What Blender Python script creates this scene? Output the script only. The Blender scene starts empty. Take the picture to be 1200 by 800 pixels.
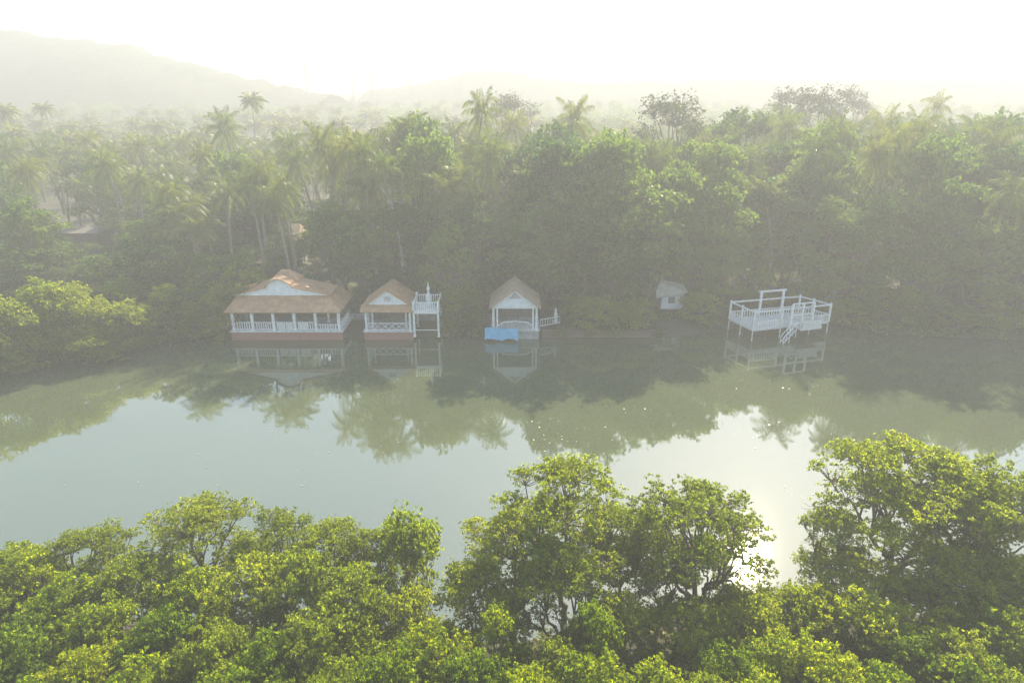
import bpy, math, random
import numpy as np
from mathutils import Vector

# ------------------------------------------------------------------ camera, sky, sun, exposure
PITCH = math.radians(20.6)
CAM_H = 30.0
SUN_EL, SUN_AZ = math.radians(36.2), math.radians(22.6)
sc = bpy.context.scene
COL = sc.collection
cd = bpy.data.cameras.new("camera")
cam = bpy.data.objects.new("camera", cd)
COL.objects.link(cam)
cam.location = (0, 0, CAM_H)
cam.rotation_euler = (math.pi / 2 - PITCH, 0, 0)
cd.lens = 24.0
cd.sensor_width = 36.0
cd.clip_start = 0.5
cd.clip_end = 8000
sc.camera = cam

w = bpy.data.worlds.new("World")
sc.world = w
w.use_nodes = True
wt = w.node_tree
sky = wt.nodes.new("ShaderNodeTexSky")
sky.sky_type = 'NISHITA'
sky.sun_disc = False
sky.sun_elevation = SUN_EL
sky.sun_rotation = SUN_AZ
sky.air_density = 0.9
sky.dust_density = 0.38
sky.ozone_density = 0.2
bg = wt.nodes["Background"]
bg.inputs["Strength"].default_value = 0.15
wt.links.new(sky.outputs[0], bg.inputs["Color"])

sl = bpy.data.lights.new("sun", 'SUN')
sl.energy = 5.0
sl.angle = math.radians(0.5)
sl.color = (1.0, 0.87, 0.64)
so = bpy.data.objects.new("sun", sl)
COL.objects.link(so)
S = Vector((math.sin(SUN_AZ) * math.cos(SUN_EL), math.cos(SUN_AZ) * math.cos(SUN_EL), math.sin(SUN_EL)))
so.rotation_euler = S.to_track_quat('Z', 'Y').to_euler()
so.location = (0, 0, 300)

vs = sc.view_settings
vs.view_transform = 'Standard'
vs.look = 'None'
vs.gamma = 1.0
vs.use_curve_mapping = False
vs.exposure = 1.79
cy = sc.cycles
cy.max_bounces = 7
cy.diffuse_bounces = 4
cy.glossy_bounces = 2
cy.transmission_bounces = 3
cy.volume_bounces = 1
cy.transparent_max_bounces = 8
cy.caustics_reflective = False
cy.caustics_refractive = False
cy.use_denoising = True
HAZE_DENSITY = 0.0026

# ------------------------------------------------------------------ maths helpers
rng = np.random.default_rng(7)
CP, SP = math.cos(PITCH), math.sin(PITCH)
F = 800.0


def ray(px, py):
    x = (px - 600) / F
    v = (400 - py) / F
    return x, CP + v * SP, -SP + v * CP


def on_z(px, py, z):
    x, y, d = ray(px, py)
    t = (z - CAM_H) / d
    return Vector((x * t, y * t, z))


def on_y(px, py, Y):
    x, y, d = ray(px, py)
    t = Y / y
    return Vector((x * t, Y, CAM_H + d * t))


def project(X, Y, Z):
    dz = Z - CAM_H
    dep = Y * CP - dz * SP
    up = Y * SP + dz * CP
    return 600 + F * X / dep, 400 - F * up / dep


# ------------------------------------------------------------------ mesh builder
class MB:
    def __init__(s):
        s.v = []
        s.f = []
        s.mi = []

    def add(s, vs_, fs, mi=0):
        o = len(s.v)
        s.v += [tuple(p) for p in vs_]
        s.f += [tuple(i + o for i in f) for f in fs]
        s.mi += [mi] * len(fs)

    def hexa(s, b, t, mi=0):
        s.add(list(b) + list(t), [(3, 2, 1, 0), (4, 5, 6, 7), (0, 1, 5, 4), (1, 2, 6, 5), (2, 3, 7, 6), (3, 0, 4, 7)], mi)

    def box(s, x0, x1, y0, y1, z0, z1, mi=0):
        s.hexa([(x0, y0, z0), (x1, y0, z0), (x1, y1, z0), (x0, y1, z0)], [(x0, y0, z1), (x1, y0, z1), (x1, y1, z1), (x0, y1, z1)], mi)

    def bar(s, a, b, wx, wz=None, mi=0):
        """a square bar from a to b"""
        wz = wz or wx
        a, b = Vector(a), Vector(b)
        d = (b - a).normalized()
        up = Vector((0, 0, 1)) if abs(d.z) < 0.95 else Vector((0, 1, 0))
        r = d.cross(up).normalized() * (wx / 2)
        u = r.cross(d).normalized() * (wz / 2)
        s.hexa([a - r - u, a + r - u, a + r + u, a - r + u], [b - r - u, b + r - u, b + r + u, b - r + u], mi)

    def slab(s, pts, th, mi=0):
        """a flat polygon given thickness th along its normal"""
        P = [Vector(p) for p in pts]
        n = (P[1] - P[0]).cross(P[2] - P[0]).normalized() * th
        k = len(P)
        top = P
        bot = [p - n for p in P]
        fs = [tuple(range(k)), tuple(range(2 * k - 1, k - 1, -1))]
        for i in range(k):
            j = (i + 1) % k
            fs.append((j, i, i + k, j + k))
        s.add(top + bot, fs, mi)

    def lathe(s, c, prof, n=12, mi=0):
        vs_, fs = [], []
        for (r, z) in prof:
            for i in range(n):
                a = 2 * math.pi * i / n
                vs_.append((c[0] + r * math.cos(a), c[1] + r * math.sin(a), c[2] + z))
        for k in range(len(prof) - 1):
            for i in range(n):
                j = (i + 1) % n
                fs.append((k * n + i, k * n + j, (k + 1) * n + j, (k + 1) * n + i))
        fs.append(tuple(range(n - 1, -1, -1)))
        fs.append(tuple((len(prof) - 1) * n + i for i in range(n)))
        s.add(vs_, fs, mi)

    def build(s, name, mats, parent=None, smooth=False):
        off = Vector(parent.matrix_basis.translation) if parent is not None else Vector((0, 0, 0))
        p = parent
        while p is not None and p.parent is not None:
            off = off + p.parent.matrix_basis.translation
            p = p.parent
        me = bpy.data.meshes.new(name)
        me.from_pydata([(a - off.x, b - off.y, c - off.z) for a, b, c in s.v], [], s.f)
        if not isinstance(mats, (list, tuple)):
            mats = [mats]
        for m in mats:
            me.materials.append(m)
        for i, p_ in enumerate(me.polygons):
            p_.material_index = s.mi[i]
            p_.use_smooth = smooth
        me.update()
        o = bpy.data.objects.new(name, me)
        COL.objects.link(o)
        if parent is not None:
            o.parent = parent
        return o


def np_mesh(name, V, Fq, mat, smooth=False, MI=None):
    me = bpy.data.meshes.new(name)
    V = np.asarray(V, dtype=np.float32)
    Fq = np.asarray(Fq, dtype=np.int32)
    n, k = Fq.shape
    me.vertices.add(len(V))
    me.vertices.foreach_set("co", V.ravel())
    me.loops.add(n * k)
    me.loops.foreach_set("vertex_index", Fq.ravel())
    me.polygons.add(n)
    me.polygons.foreach_set("loop_start", np.arange(0, n * k, k, dtype=np.int32))
    me.polygons.foreach_set("loop_total", np.full(n, k, dtype=np.int32))
    for m in (mat if isinstance(mat, (list, tuple)) else [mat]):
        me.materials.append(m)
    if MI is not None:
        me.polygons.foreach_set("material_index", np.asarray(MI, dtype=np.int32))
    if smooth:
        me.polygons.foreach_set("use_smooth", np.ones(n, dtype=bool))
    me.update(calc_edges=True)
    return me


def empty(name, loc, label, cat, group=None):
    o = bpy.data.objects.new(name, None)
    o.empty_display_size = 0.5
    COL.objects.link(o)
    o.location = loc
    o['label'] = label
    o['category'] = cat
    if group:
        o['group'] = group
    return o


def tag(o, label=None, cat=None, group=None, kind=None):
    if label:
        o['label'] = label
    if cat:
        o['category'] = cat
    if group:
        o['group'] = group
    if kind:
        o['kind'] = kind
    return o


# ------------------------------------------------------------------ materials
def newmat(name):
    m = bpy.data.materials.new(name)
    m.use_nodes = True
    nt = m.node_tree
    return m, nt, nt.nodes["Principled BSDF"]


def ramp(nt, fac, stops):
    r = nt.nodes.new("ShaderNodeValToRGB")
    e = r.color_ramp.elements
    while len(e) < len(stops):
        e.new(0.5)
    for i, (p, c) in enumerate(stops):
        e[i].position = p
        e[i].color = (*c, 1)
    nt.links.new(fac, r.inputs[0])
    return r.outputs[0]


def noise(nt, scale, detail=4, vec=None, rough=0.6):
    t = nt.nodes.new("ShaderNodeTexNoise")
    t.inputs["Scale"].default_value = scale
    t.inputs["Detail"].default_value = detail
    t.inputs["Roughness"].default_value = rough
    if vec is not None:
        nt.links.new(vec, t.inputs["Vector"])
    return t.outputs[0]


def coords(nt, scale=(1, 1, 1), kind="Object"):
    tc = nt.nodes.new("ShaderNodeTexCoord")
    mp = nt.nodes.new("ShaderNodeMapping")
    mp.inputs["Scale"].default_value = scale
    nt.links.new(tc.outputs[kind], mp.inputs["Vector"])
    return mp.outputs[0]


def bump(nt, h, bs, strength=0.3, dist=0.05):
    b = nt.nodes.new("ShaderNodeBump")
    b.inputs["Strength"].default_value = strength
    b.inputs["Distance"].default_value = dist
    nt.links.new(h, b.inputs["Height"])
    nt.links.new(b.outputs[0], bs.inputs["Normal"])


def plain(name, c1, c2, scale=3.0, rough=0.7, bm=0.2, metal=0.0):
    m, nt, b = newmat(name)
    v = coords(nt)
    n = noise(nt, scale, 6, v)
    nt.links.new(ramp(nt, n, [(0.3, c1), (0.7, c2)]), b.inputs["Base Color"])
    b.inputs["Roughness"].default_value = rough
    b.inputs["Metallic"].default_value = metal
    if bm:
        bump(nt, n, b, bm)
    return m


def leafmat(name, cols, trans, tcol, rough=0.45, hue=0.6):
    """leaves: each leaf and each tree takes its own tone between the given colours; light also passes through"""
    m, nt, b = newmat(name)
    g = nt.nodes.new("ShaderNodeNewGeometry")
    oi = nt.nodes.new("ShaderNodeObjectInfo")
    v = coords(nt)
    n = noise(nt, 0.35, 3, v)
    a = nt.nodes.new("ShaderNodeMath")
    a.operation = 'MULTIPLY_ADD'
    nt.links.new(g.outputs["Random Per Island"], a.inputs[0])
    a.inputs[1].default_value = 0.55
    m2 = nt.nodes.new("ShaderNodeMath")
    m2.operation = 'MULTIPLY_ADD'
    nt.links.new(n, m2.inputs[0])
    m2.inputs[1].default_value = 0.8
    m2.inputs[2].default_value = -0.1 - hue * 0.4
    nt.links.new(m2.outputs[0], a.inputs[2])
    c = nt.nodes.new("ShaderNodeMath")
    c.operation = 'MULTIPLY_ADD'
    nt.links.new(oi.outputs["Random"], c.inputs[0])
    c.inputs[1].default_value = hue
    nt.links.new(a.outputs[0], c.inputs[2])
    k = len(cols)
    col = ramp(nt, c.outputs[0], [(i / (k - 1) * 0.8 + 0.1, q) for i, q in enumerate(cols)])
    nt.links.new(col, b.inputs["Base Color"])
    b.inputs["Roughness"].default_value = rough
    b.inputs["Specular IOR Level"].default_value = 0.15
    t = nt.nodes.new("ShaderNodeBsdfTranslucent")
    mx = nt.nodes.new("ShaderNodeMix")
    mx.data_type = 'RGBA'
    mx.blend_type = 'MULTIPLY'
    mx.inputs[0].default_value = 1.0
    nt.links.new(col, mx.inputs[6])
    mx.inputs[7].default_value = (*tcol, 1)
    nt.links.new(mx.outputs[2], t.inputs[0])
    s = nt.nodes.new("ShaderNodeMixShader")
    s.inputs[0].default_value = trans
    nt.links.new(b.outputs[0], s.inputs[1])
    nt.links.new(t.outputs[0], s.inputs[2])
    nt.links.new(s.outputs[0], nt.nodes["Material Output"].inputs[0])
    return m


def tilemat(name, c1, c2, sx=3.2):
    m, nt, b = newmat(name)
    v = coords(nt)
    wv = nt.nodes.new("ShaderNodeTexWave")
    wv.bands_direction = 'X'
    wv.inputs["Scale"].default_value = sx
    wv.inputs["Distortion"].default_value = 0.6
    nt.links.new(v, wv.inputs[0])
    n = noise(nt, 1.3, 7, v, 0.7)
    mx = nt.nodes.new("ShaderNodeMath")
    mx.operation = 'MULTIPLY_ADD'
    nt.links.new(wv.outputs[1], mx.inputs[0])
    mx.inputs[1].default_value = 0.22
    nt.links.new(n, mx.inputs[2])
    nt.links.new(ramp(nt, mx.outputs[0], [(0.35, c1), (0.62, c2), (0.85, tuple(x * 1.35 for x in c2))]), b.inputs["Base Color"])
    b.inputs["Roughness"].default_value = 0.6
    bump(nt, wv.outputs[1], b, 0.6, 0.06)
    return m


def brickmat(name, c1, c2):
    m, nt, b = newmat(name)
    v = coords(nt)
    mp = nt.nodes.new("ShaderNodeCombineXYZ")
    sp = nt.nodes.new("ShaderNodeSeparateXYZ")
    nt.links.new(v, sp.inputs[0])
    nt.links.new(sp.outputs[0], mp.inputs[0])
    nt.links.new(sp.outputs[2], mp.inputs[1])
    br = nt.nodes.new("ShaderNodeTexBrick")
    br.inputs["Scale"].default_value = 2.2
    br.inputs["Color1"].default_value = (*c1, 1)
    br.inputs["Color2"].default_value = (*c2, 1)
    br.inputs["Mortar"].default_value = (0.2, 0.17, 0.13, 1)
    nt.links.new(mp.outputs[0], br.inputs["Vector"])
    nt.links.new(br.outputs[0], b.inputs["Base Color"])
    b.inputs["Roughness"].default_value = 0.85
    bump(nt, br.outputs[1], b, -0.4, 0.03)
    return m


M = {}
M['white'] = plain('weathered_white_paint', (0.50, 0.50, 0.46), (0.82, 0.81, 0.76), 4, 0.55, 0.1)
M['white_dirty'] = plain('stained_white_paint', (0.38, 0.39, 0.36), (0.72, 0.72, 0.68), 2.2, 0.65, 0.1)
M['plaster'] = plain('pale_blue_plaster', (0.55, 0.59, 0.59), (0.74, 0.76, 0.74), 2, 0.75, 0.1)
M['grey_wall'] = plain('grey_wall', (0.22, 0.22, 0.2), (0.42, 0.41, 0.38), 1.6, 0.85, 0.2)
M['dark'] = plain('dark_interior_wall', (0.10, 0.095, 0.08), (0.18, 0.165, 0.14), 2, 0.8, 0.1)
M['wood'] = plain('old_timber', (0.09, 0.065, 0.045), (0.22, 0.16, 0.11), 5, 0.8, 0.3)
M['tile'] = tilemat('terracotta_tile', (0.25, 0.135, 0.065), (0.43, 0.25, 0.125))
M['tile_old'] = tilemat('mossy_tile', (0.20, 0.15, 0.09), (0.38, 0.27, 0.17))
M['brick'] = brickmat('red_laterite_brick', (0.36, 0.15, 0.09), (0.27, 0.115, 0.07))
M['sheet'] = tilemat('grey_roof_sheet', (0.34, 0.34, 0.27), (0.52, 0.51, 0.42), 5)
M['tarp'] = plain('blue_tarpaulin', (0.05, 0.27, 0.44), (0.12, 0.42, 0.58), 2.5, 0.4, 0.5)
M['bark'] = plain('brown_bark', (0.07, 0.05, 0.035), (0.19, 0.145, 0.10), 6, 0.9, 0.5)
M['palm_bark'] = plain('grey_palm_bark', (0.13, 0.11, 0.085), (0.27, 0.24, 0.19), 5, 0.9, 0.4)
M['steel'] = plain('grey_steel', (0.25, 0.25, 0.25), (0.4, 0.4, 0.4), 3, 0.5, 0, 0.3)
M['canvas'] = plain('grey_weathered_canvas', (0.17, 0.19, 0.18), (0.26, 0.28, 0.26), 2, 0.8, 0.1)
M['old_brick'] = brickmat('stained_old_brick', (0.17, 0.10, 0.065), (0.12, 0.08, 0.055))
M['fleck'] = plain('pale_floating_leaf', (0.20, 0.20, 0.12), (0.42, 0.42, 0.33), 8, 0.4, 0)
M['mud'] = plain('wet_mud', (0.04, 0.035, 0.022), (0.08, 0.07, 0.045), 0.6, 0.7, 0.5)

L_olive = leafmat('olive_mangrove_leaf', [(0.085, 0.115, 0.012), (0.17, 0.215, 0.02), (0.29, 0.31, 0.035)], 0.7, (1.6, 1.65, 0.5), 0.45, 0.4)
L_green = leafmat('green_mangrove_leaf', [(0.06, 0.11, 0.008), (0.14, 0.20, 0.012), (0.30, 0.32, 0.016)], 0.7, (1.65, 1.7, 0.4), 0.4)
L_forest = leafmat('forest_leaf', [(0.03, 0.07, 0.016), (0.07, 0.125, 0.022), (0.15, 0.20, 0.035)], 0.55, (1.3, 1.5, 0.6), 0.5, 1.0)
L_palm = leafmat('palm_frond', [(0.035, 0.07, 0.016), (0.075, 0.12, 0.025), (0.17, 0.17, 0.045)], 0.5, (1.4, 1.45, 0.5), 0.42, 0.4)
L_dry = leafmat('dry_brown_foliage', [(0.05, 0.075, 0.03), (0.085, 0.115, 0.05), (0.15, 0.16, 0.08)], 0.35, (1.1, 1, 0.7), 0.6)

# ------------------------------------------------------------------ haze, terrain, water, hills
hz = MB()
hz.box(-1500, 1500, -120, 1750, -4.0, 84)
m = bpy.data.materials.new('haze')
m.use_nodes = True
nt = m.node_tree
nt.nodes.clear()
out = nt.nodes.new("ShaderNodeOutputMaterial")
pv = nt.nodes.new("ShaderNodeVolumePrincipled")
pv.inputs["Color"].default_value = (0.522, 0.528, 0.518, 1)
pv.inputs["Density"].default_value = HAZE_DENSITY
pv.inputs["Anisotropy"].default_value = 0.2
nt.links.new(pv.outputs[0], out.inputs["Volume"])
hzo = hz.build('haze', m)
tag(hzo, 'pale morning haze filling the whole valley', kind='stuff')


def shore(X):
    return float(np.interp(X, [-140, -75, -62, -52, -44, -38, -33, 18, 24, 28, 42, 47, 60, 140], [66, 69.5, 71.5, 75, 78.5, 80.2, 80.3, 80.5, 81, 85.5, 86.5, 82, 79.5, 74]))


def near_bank(X):
    return float(np.interp(X, [-120, -20, -5, 0, 6, 30, 120], [33, 33.5, 32, 31.5, 34, 34, 36]))


xs = np.concatenate([np.linspace(-1480, -160, 34), np.linspace(-150, 150, 121), np.linspace(160, 1480, 34)])
ys = np.concatenate([np.linspace(-110, 20, 14), np.linspace(22, 130, 109), np.linspace(135, 400, 54), np.linspace(420, 1740, 60)])
GV = []
for yy in ys:
    for xx in xs:
        s_, nb = shore(xx), near_bank(xx)
        if yy > (s_ + nb) / 2:
            d = yy - s_
            z = -1.4 + 1.9 / (1 + math.exp(-(d - 0.4) * 2.2)) + min(max(d, 0), 60) * 0.015
        else:
            d = nb - yy
            z = -1.4 + 1.75 / (1 + math.exp(-d * 1.6))
        z += 0.12 * math.sin(xx * 0.7 + yy * 0.4) * math.cos(yy * 0.53 - xx * 0.2)
        GV.append((xx, yy, z))
nx, ny = len(xs), len(ys)
GF = [(j * nx + i, j * nx + i + 1, (j + 1) * nx + i + 1, (j + 1) * nx + i) for j in range(ny - 1) for i in range(nx - 1)]
gm, nt, b = newmat('ground_earth')
v = coords(nt)
n1 = noise(nt, 0.12, 8, v, 0.7)
nt.links.new(ramp(nt, n1, [(0.35, (0.045, 0.05, 0.022)), (0.5, (0.06, 0.055, 0.03)), (0.65, (0.06, 0.085, 0.028))]), b.inputs["Base Color"])
b.inputs["Roughness"].default_value = 0.9
bump(nt, noise(nt, 2.0, 8, v, 0.7), b, 0.7, 0.2)
g = bpy.data.objects.new('ground', np_mesh('ground', GV, GF, gm, True))
COL.objects.link(g)
tag(g, 'dark earth banks and forest floor', kind='structure')

wm, nt, b = newmat('river_water')
v = coords(nt)
wn = noise(nt, 0.05, 3, v)
nt.links.new(ramp(nt, wn, [(0.3, (0.062, 0.080, 0.038)), (0.7, (0.074, 0.092, 0.046))]), b.inputs["Base Color"])
b.inputs["Roughness"].default_value = 0.03
b.inputs["IOR"].default_value = 2.4
b.inputs["Specular Tint"].default_value = (1.0, 0.98, 0.86, 1)
v2 = coords(nt, (0.8, 1.6, 1))
n2 = noise(nt, 1.1, 4, v2, 0.55)
n3 = noise(nt, 0.16, 2, v, 0.5)
mm = nt.nodes.new("ShaderNodeMath")
mm.operation = 'MULTIPLY'
nt.links.new(n2, mm.inputs[0])
nt.links.new(ramp(nt, n3, [(0.42, (0.2, 0.2, 0.2)), (0.66, (2.2, 2.2, 2.2))]), mm.inputs[1])
bump(nt, mm.outputs[0], b, 0.1, 0.012)
wb = MB()
wb.add([(-1400, -60, 0), (1400, -60, 0), (1400, 110, 0), (-1400, 110, 0)], [(0, 1, 2, 3)])
wo = wb.build('water', wm)
tag(wo, 'calm milky green river mirroring the far bank', kind='structure')


def hill(name, label, Y, prof, depth, seed, mat):
    """a ridge whose skyline runs through the (px, py) points when seen from the camera, with real depth"""
    r = np.random.default_rng(seed)
    P = [on_y(px, py, Y) for px, py in prof]
    X0, X1 = P[0].x, P[-1].x
    n, k = 160, 26
    Xs = np.linspace(X0, X1, n)
    top = np.interp(Xs, [p.x for p in P], [p.z for p in P])
    fine = np.convolve(r.normal(0, 1, n + 4), [0.25, 0.5, 0.25], 'same')[2:-2]
    V = []
    for j in range(k):
        t = j / (k - 1) * 2 - 1
        for i in range(n):
            fall = math.cos(t * math.pi / 2) ** 1.2 if abs(t) < 1 else 0
            wob = 0.05 * math.sin(Xs[i] * 0.02 + t * 5 + seed) * (1 - fall) * fall * 2
            z = top[i] * (fall + wob) + fine[i] * 1.7 * fall * (1 if abs(t) < 0.2 else 0.6) + r.normal(0, 0.5) * fall
            V.append((Xs[i], Y + t * depth, z if abs(t) < 1 else -1))
    Fq = [(j * n + i, j * n + i + 1, (j + 1) * n + i + 1, (j + 1) * n + i) for j in range(k - 1) for i in range(n - 1)]
    o = bpy.data.objects.new(name, np_mesh(name, V, Fq, mat, True))
    COL.objects.link(o)
    tag(o, label, kind='structure')


hm, nt, b = newmat('wooded_hillside')
v = coords(nt)
hn = noise(nt, 0.06, 10, v, 0.75)
nt.links.new(ramp(nt, hn, [(0.35, (0.03, 0.045, 0.018)), (0.65, (0.10, 0.12, 0.05))]), b.inputs["Base Color"])
b.inputs["Roughness"].default_value = 0.95
bump(nt, hn, b, 1.0, 6)
hill('hill', 'long wooded hill fading into haze', 520, [(-330, 60), (-200, 40), (-80, 30), (0, 36), (40, 42), (90, 47), (140, 54), (190, 68), (240, 82), (290, 94), (340, 104), (390, 112)], 110, 3, hm)
hill('hill', 'low far hill in the haze', 620, [(430, 108), (480, 100), (520, 92), (550, 86), (590, 82), (604, 85), (640, 93), (700, 99), (760, 106)], 90, 5, hm)
hill('hill', 'long low far ridge in the haze', 600, [(640, 108), (720, 98), (800, 95), (880, 93), (960, 96), (1020, 93), (1080, 95), (1160, 97), (1300, 92), (1450, 90)], 90, 9, hm)

# ------------------------------------------------------------------ foliage generators
def unit(v):
    return v / (np.linalg.norm(v, axis=-1, keepdims=True) + 1e-9)


def leaves(centers, out_dir, size, r, asp=0.55, upbias=0.5):
    """rhombus leaves at centres, facing roughly out_dir"""
    n = len(centers)
    nrm = unit(out_dir * 0.7 + r.normal(0, 0.75, (n, 3)) + np.array([0, 0, upbias]))
    a = unit(np.cross(nrm, r.normal(0, 1, (n, 3))))
    b_ = np.cross(nrm, a)
    s = size * (0.5 + r.random((n, 1)) ** 1.5 * 1.15)
    A, B = a * s * 0.5, b_ * s * 0.5 * asp
    V = np.stack([centers - A, centers + B, centers + A, centers - B], 1).reshape(-1, 3)
    Fq = np.arange(n * 4).reshape(n, 4)
    return V, Fq


def tubes(segs, sides=5):
    """segs: list of (points list, radii list) -> V, F"""
    V, Fq = [], []
    o = 0
    for pts, rad in segs:
        pts = np.asarray(pts, float)
        k = len(pts)
        T = unit(np.gradient(pts, axis=0))
        ref = np.array([0.3, 0.9, 0.1])
        for i in range(k):
            u = unit(np.cross(T[i], ref))
            w_ = np.cross(T[i], u)
            for j in range(sides):
                a = 2 * math.pi * j / sides
                V.append(pts[i] + rad[i] * (math.cos(a) * u + math.sin(a) * w_))
        for i in range(k - 1):
            for j in range(sides):
                q = (j + 1) % sides
                Fq.append((o + i * sides + j, o + i * sides + q, o + (i + 1) * sides + q, o + (i + 1) * sides + j))
        o += k * sides
    return np.array(V), np.array(Fq)


def limb(a, b_, r, sag=0.12, k=5):
    a, b_ = np.array(a, float), np.array(b_, float)
    L = np.linalg.norm(b_ - a)
    t = np.linspace(0, 1, k)[:, None]
    p = a + (b_ - a) * t
    p[:, 2] += np.sin(t[:, 0] * math.pi) * L * sag * r.uniform(-0.5, 1)
    p[1:-1] += r.normal(0, L * 0.045, (k - 2, 3))
    return p


def crown_tree(seed, H, R, base=0.35, nl=14, nc=12, nleaf=70, leaf=0.17, flat=0.35, lobe=0.33, squash=0.6,
               clump=0.5, trunk_r=0.2, forks=3, twig=True, lean=0.3, nup=0.5, fill=0.35):
    """trunk with limbs that carry lobes; each lobe carries leaf clumps; gaps remain between them"""
    r = np.random.default_rng(seed)
    segs = []
    fk = np.array([r.normal(0, lean), r.normal(0, lean), H * base * r.uniform(0.55, 0.8)])
    segs.append((limb((0, 0, -0.4), fk, r, 0, 6), np.linspace(trunk_r, trunk_r * 0.75, 6)))
    mains = []
    for i in range(forks):
        a = 2 * math.pi * (i + r.uniform(-0.3, 0.3)) / forks
        e = fk + np.array([math.cos(a) * R * 0.32, math.sin(a) * R * 0.32, H * r.uniform(0.16, 0.3)])
        segs.append((limb(fk, e, r, 0.08), np.linspace(trunk_r * 0.7, trunk_r * 0.42, 5)))
        mains.append(e)
    C, O = [], []
    for i in range(nl):
        q = math.sqrt((i + 0.4) / nl)
        a = i * 2.39996 + r.uniform(-0.4, 0.4)
        rr = R * (1 - lobe * 0.8) * q * r.uniform(0.85, 1.08)
        la = R * lobe * r.uniform(0.75, 1.25) * (1.1 - 0.35 * q)
        zt = H * (1 - flat * (rr / R) ** 2) * r.uniform(0.9, 1.0)
        lz = zt - la * squash
        if r.random() < fill and q > 0.35:
            lz = H * base + (lz - H * base) * r.uniform(0.1, 0.7)
        lz = max(lz, H * base * 0.75 + la * squash * 0.5)
        lc = np.array([math.cos(a) * rr, math.sin(a) * rr, lz])
        mn = min(mains, key=lambda e: np.linalg.norm(e - lc))
        segs.append((limb(mn, lc - [0, 0, la * squash * 0.4], r, 0.15), np.linspace(trunk_r * 0.36, trunk_r * 0.14, 5)))
        for j in range(nc):
            d = r.normal(0, 1, 3)
            d[2] = abs(d[2]) * 0.9 - 0.35
            d = d / np.linalg.norm(d)
            p = lc + d * la * r.uniform(0.65, 1.05) * np.array([1, 1, squash])
            if twig:
                segs.append((limb(lc - [0, 0, la * squash * 0.4], p, r, 0.1, 4), np.linspace(trunk_r * 0.12, trunk_r * 0.04, 4)))
            if twig and r.random() < 0.06:
                segs.append((limb(p, p + d * clump * 1.6, r, 0.2, 4), np.linspace(trunk_r * 0.05, trunk_r * 0.03, 4)))
                continue
            nn = int(nleaf * r.uniform(0.5, 1.4))
            dd = unit(r.normal(0, 1, (nn, 3)))
            dd[:, 2] = np.abs(dd[:, 2]) * 0.8 - 0.25
            cr = clump * r.uniform(0.7, 1.3)
            ns = 6
            sd = unit(r.normal(0, 1, (ns, 3)))
            sd[:, 2] = np.abs(sd[:, 2]) * 0.9 - 0.2
            sub = sd * cr * r.uniform(0.55, 1.25, (ns, 1))
            C.append(p + sub[r.integers(0, ns, nn)] + dd * cr * 0.42 * r.uniform(0.3, 1.0, (nn, 1)))
            O.append(dd * 0.8 + d * 0.4)
    C, O = np.concatenate(C), np.concatenate(O)
    C[:, 2] = np.maximum(C[:, 2], 0.15)
    V, Fq = leaves(C, O, leaf, r, 0.55, nup)
    tv, tf = tubes(segs, 5)
    return (V, Fq), (tv, tf), H, R


def palm(seed, H, nf=26, L=5.0, nlf=20, sides=7, wid=0.11, wind=0.0, lite=False):
    r = np.random.default_rng(seed)
    lean = r.normal(0, 0.10 * H, 2)
    t = np.linspace(0, 1, 9)
    pts = np.stack([lean[0] * t ** 1.6, lean[1] * t ** 1.6, -0.4 + (H + 0.4) * t], 1)
    rad = 0.24 - 0.11 * t
    rad[0] = 0.34
    tr = tubes([(pts, rad)], sides)
    top = pts[-1]
    Vs, Fs = [], []
    o = 0
    for i in range(nf):
        a = i * 2.39996 + r.uniform(-0.25, 0.25)
        e0 = math.radians(82 - 105 * (i / (nf - 1)) ** 1.0 + r.uniform(-8, 8))
        l = L * r.uniform(0.85, 1.1) * (0.75 + 0.25 * min(1, i / 6))
        droop = math.radians(r.uniform(55, 85))
        k = 9
        s = np.linspace(0, 1, k)
        el = e0 - droop * s ** 1.3
        el = np.maximum(el, math.radians(-86))
        h = np.array([math.cos(a), math.sin(a)])
        dx = np.cos(el) * l / k
        dz = np.sin(el) * l / k
        hor = np.cumsum(dx) - dx[0]
        ver = np.cumsum(dz) - dz[0]
        rp = np.stack([top[0] + h[0] * hor, top[1] + h[1] * hor, top[2] + ver], 1)
        side = np.array([-h[1], h[0], 0.0])
        # rachis ribbon
        wr = 0.05 * (1 - s * 0.8)[:, None]
        V = np.concatenate([rp - side * wr, rp + side * wr])
        Fq = [(j, j + 1, k + j + 1, k + j) for j in range(k - 1)]
        Vs.append(V)
        Fs.append(np.array(Fq) + o)
        o += len(V)
        tt = np.linspace(0.12, 1, nlf)
        P = np.stack([np.interp(tt, s, rp[:, c]) for c in range(3)], 1)
        elv = np.interp(tt, s, el)
        T = np.stack([np.cos(elv) * h[0], np.cos(elv) * h[1], np.sin(elv)], 1)
        ll = l * 0.22 * np.sin(np.clip(tt * 0.85 + 0.12, 0, 1) * math.pi) ** 0.6 + 0.12
        for sg in (-1, 1):
            n = nlf
            hang = r.uniform(0.25, 0.95) + r.normal(0, 0.15, n)
            d = unit(side * sg + T * 0.55 + np.array([0, 0, -1.0]) * hang[:, None])
            wv = T * (wid * (2.2 if lite else 1.0)) * 0.5
            mid = P + d * (ll * 0.5)[:, None] + np.array([0, 0, 0.06])
            end = P + d * ll[:, None] - np.array([0, 0, 1]) * (ll * 0.18)[:, None]
            V = np.stack([P, mid + wv, end, mid - wv], 1).reshape(-1, 3)
            Vs.append(V)
            Fs.append(np.arange(n * 4).reshape(n, 4) + o)
            o += n * 4
    return (np.concatenate(Vs), np.concatenate(Fs)), tr, H, L


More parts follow.
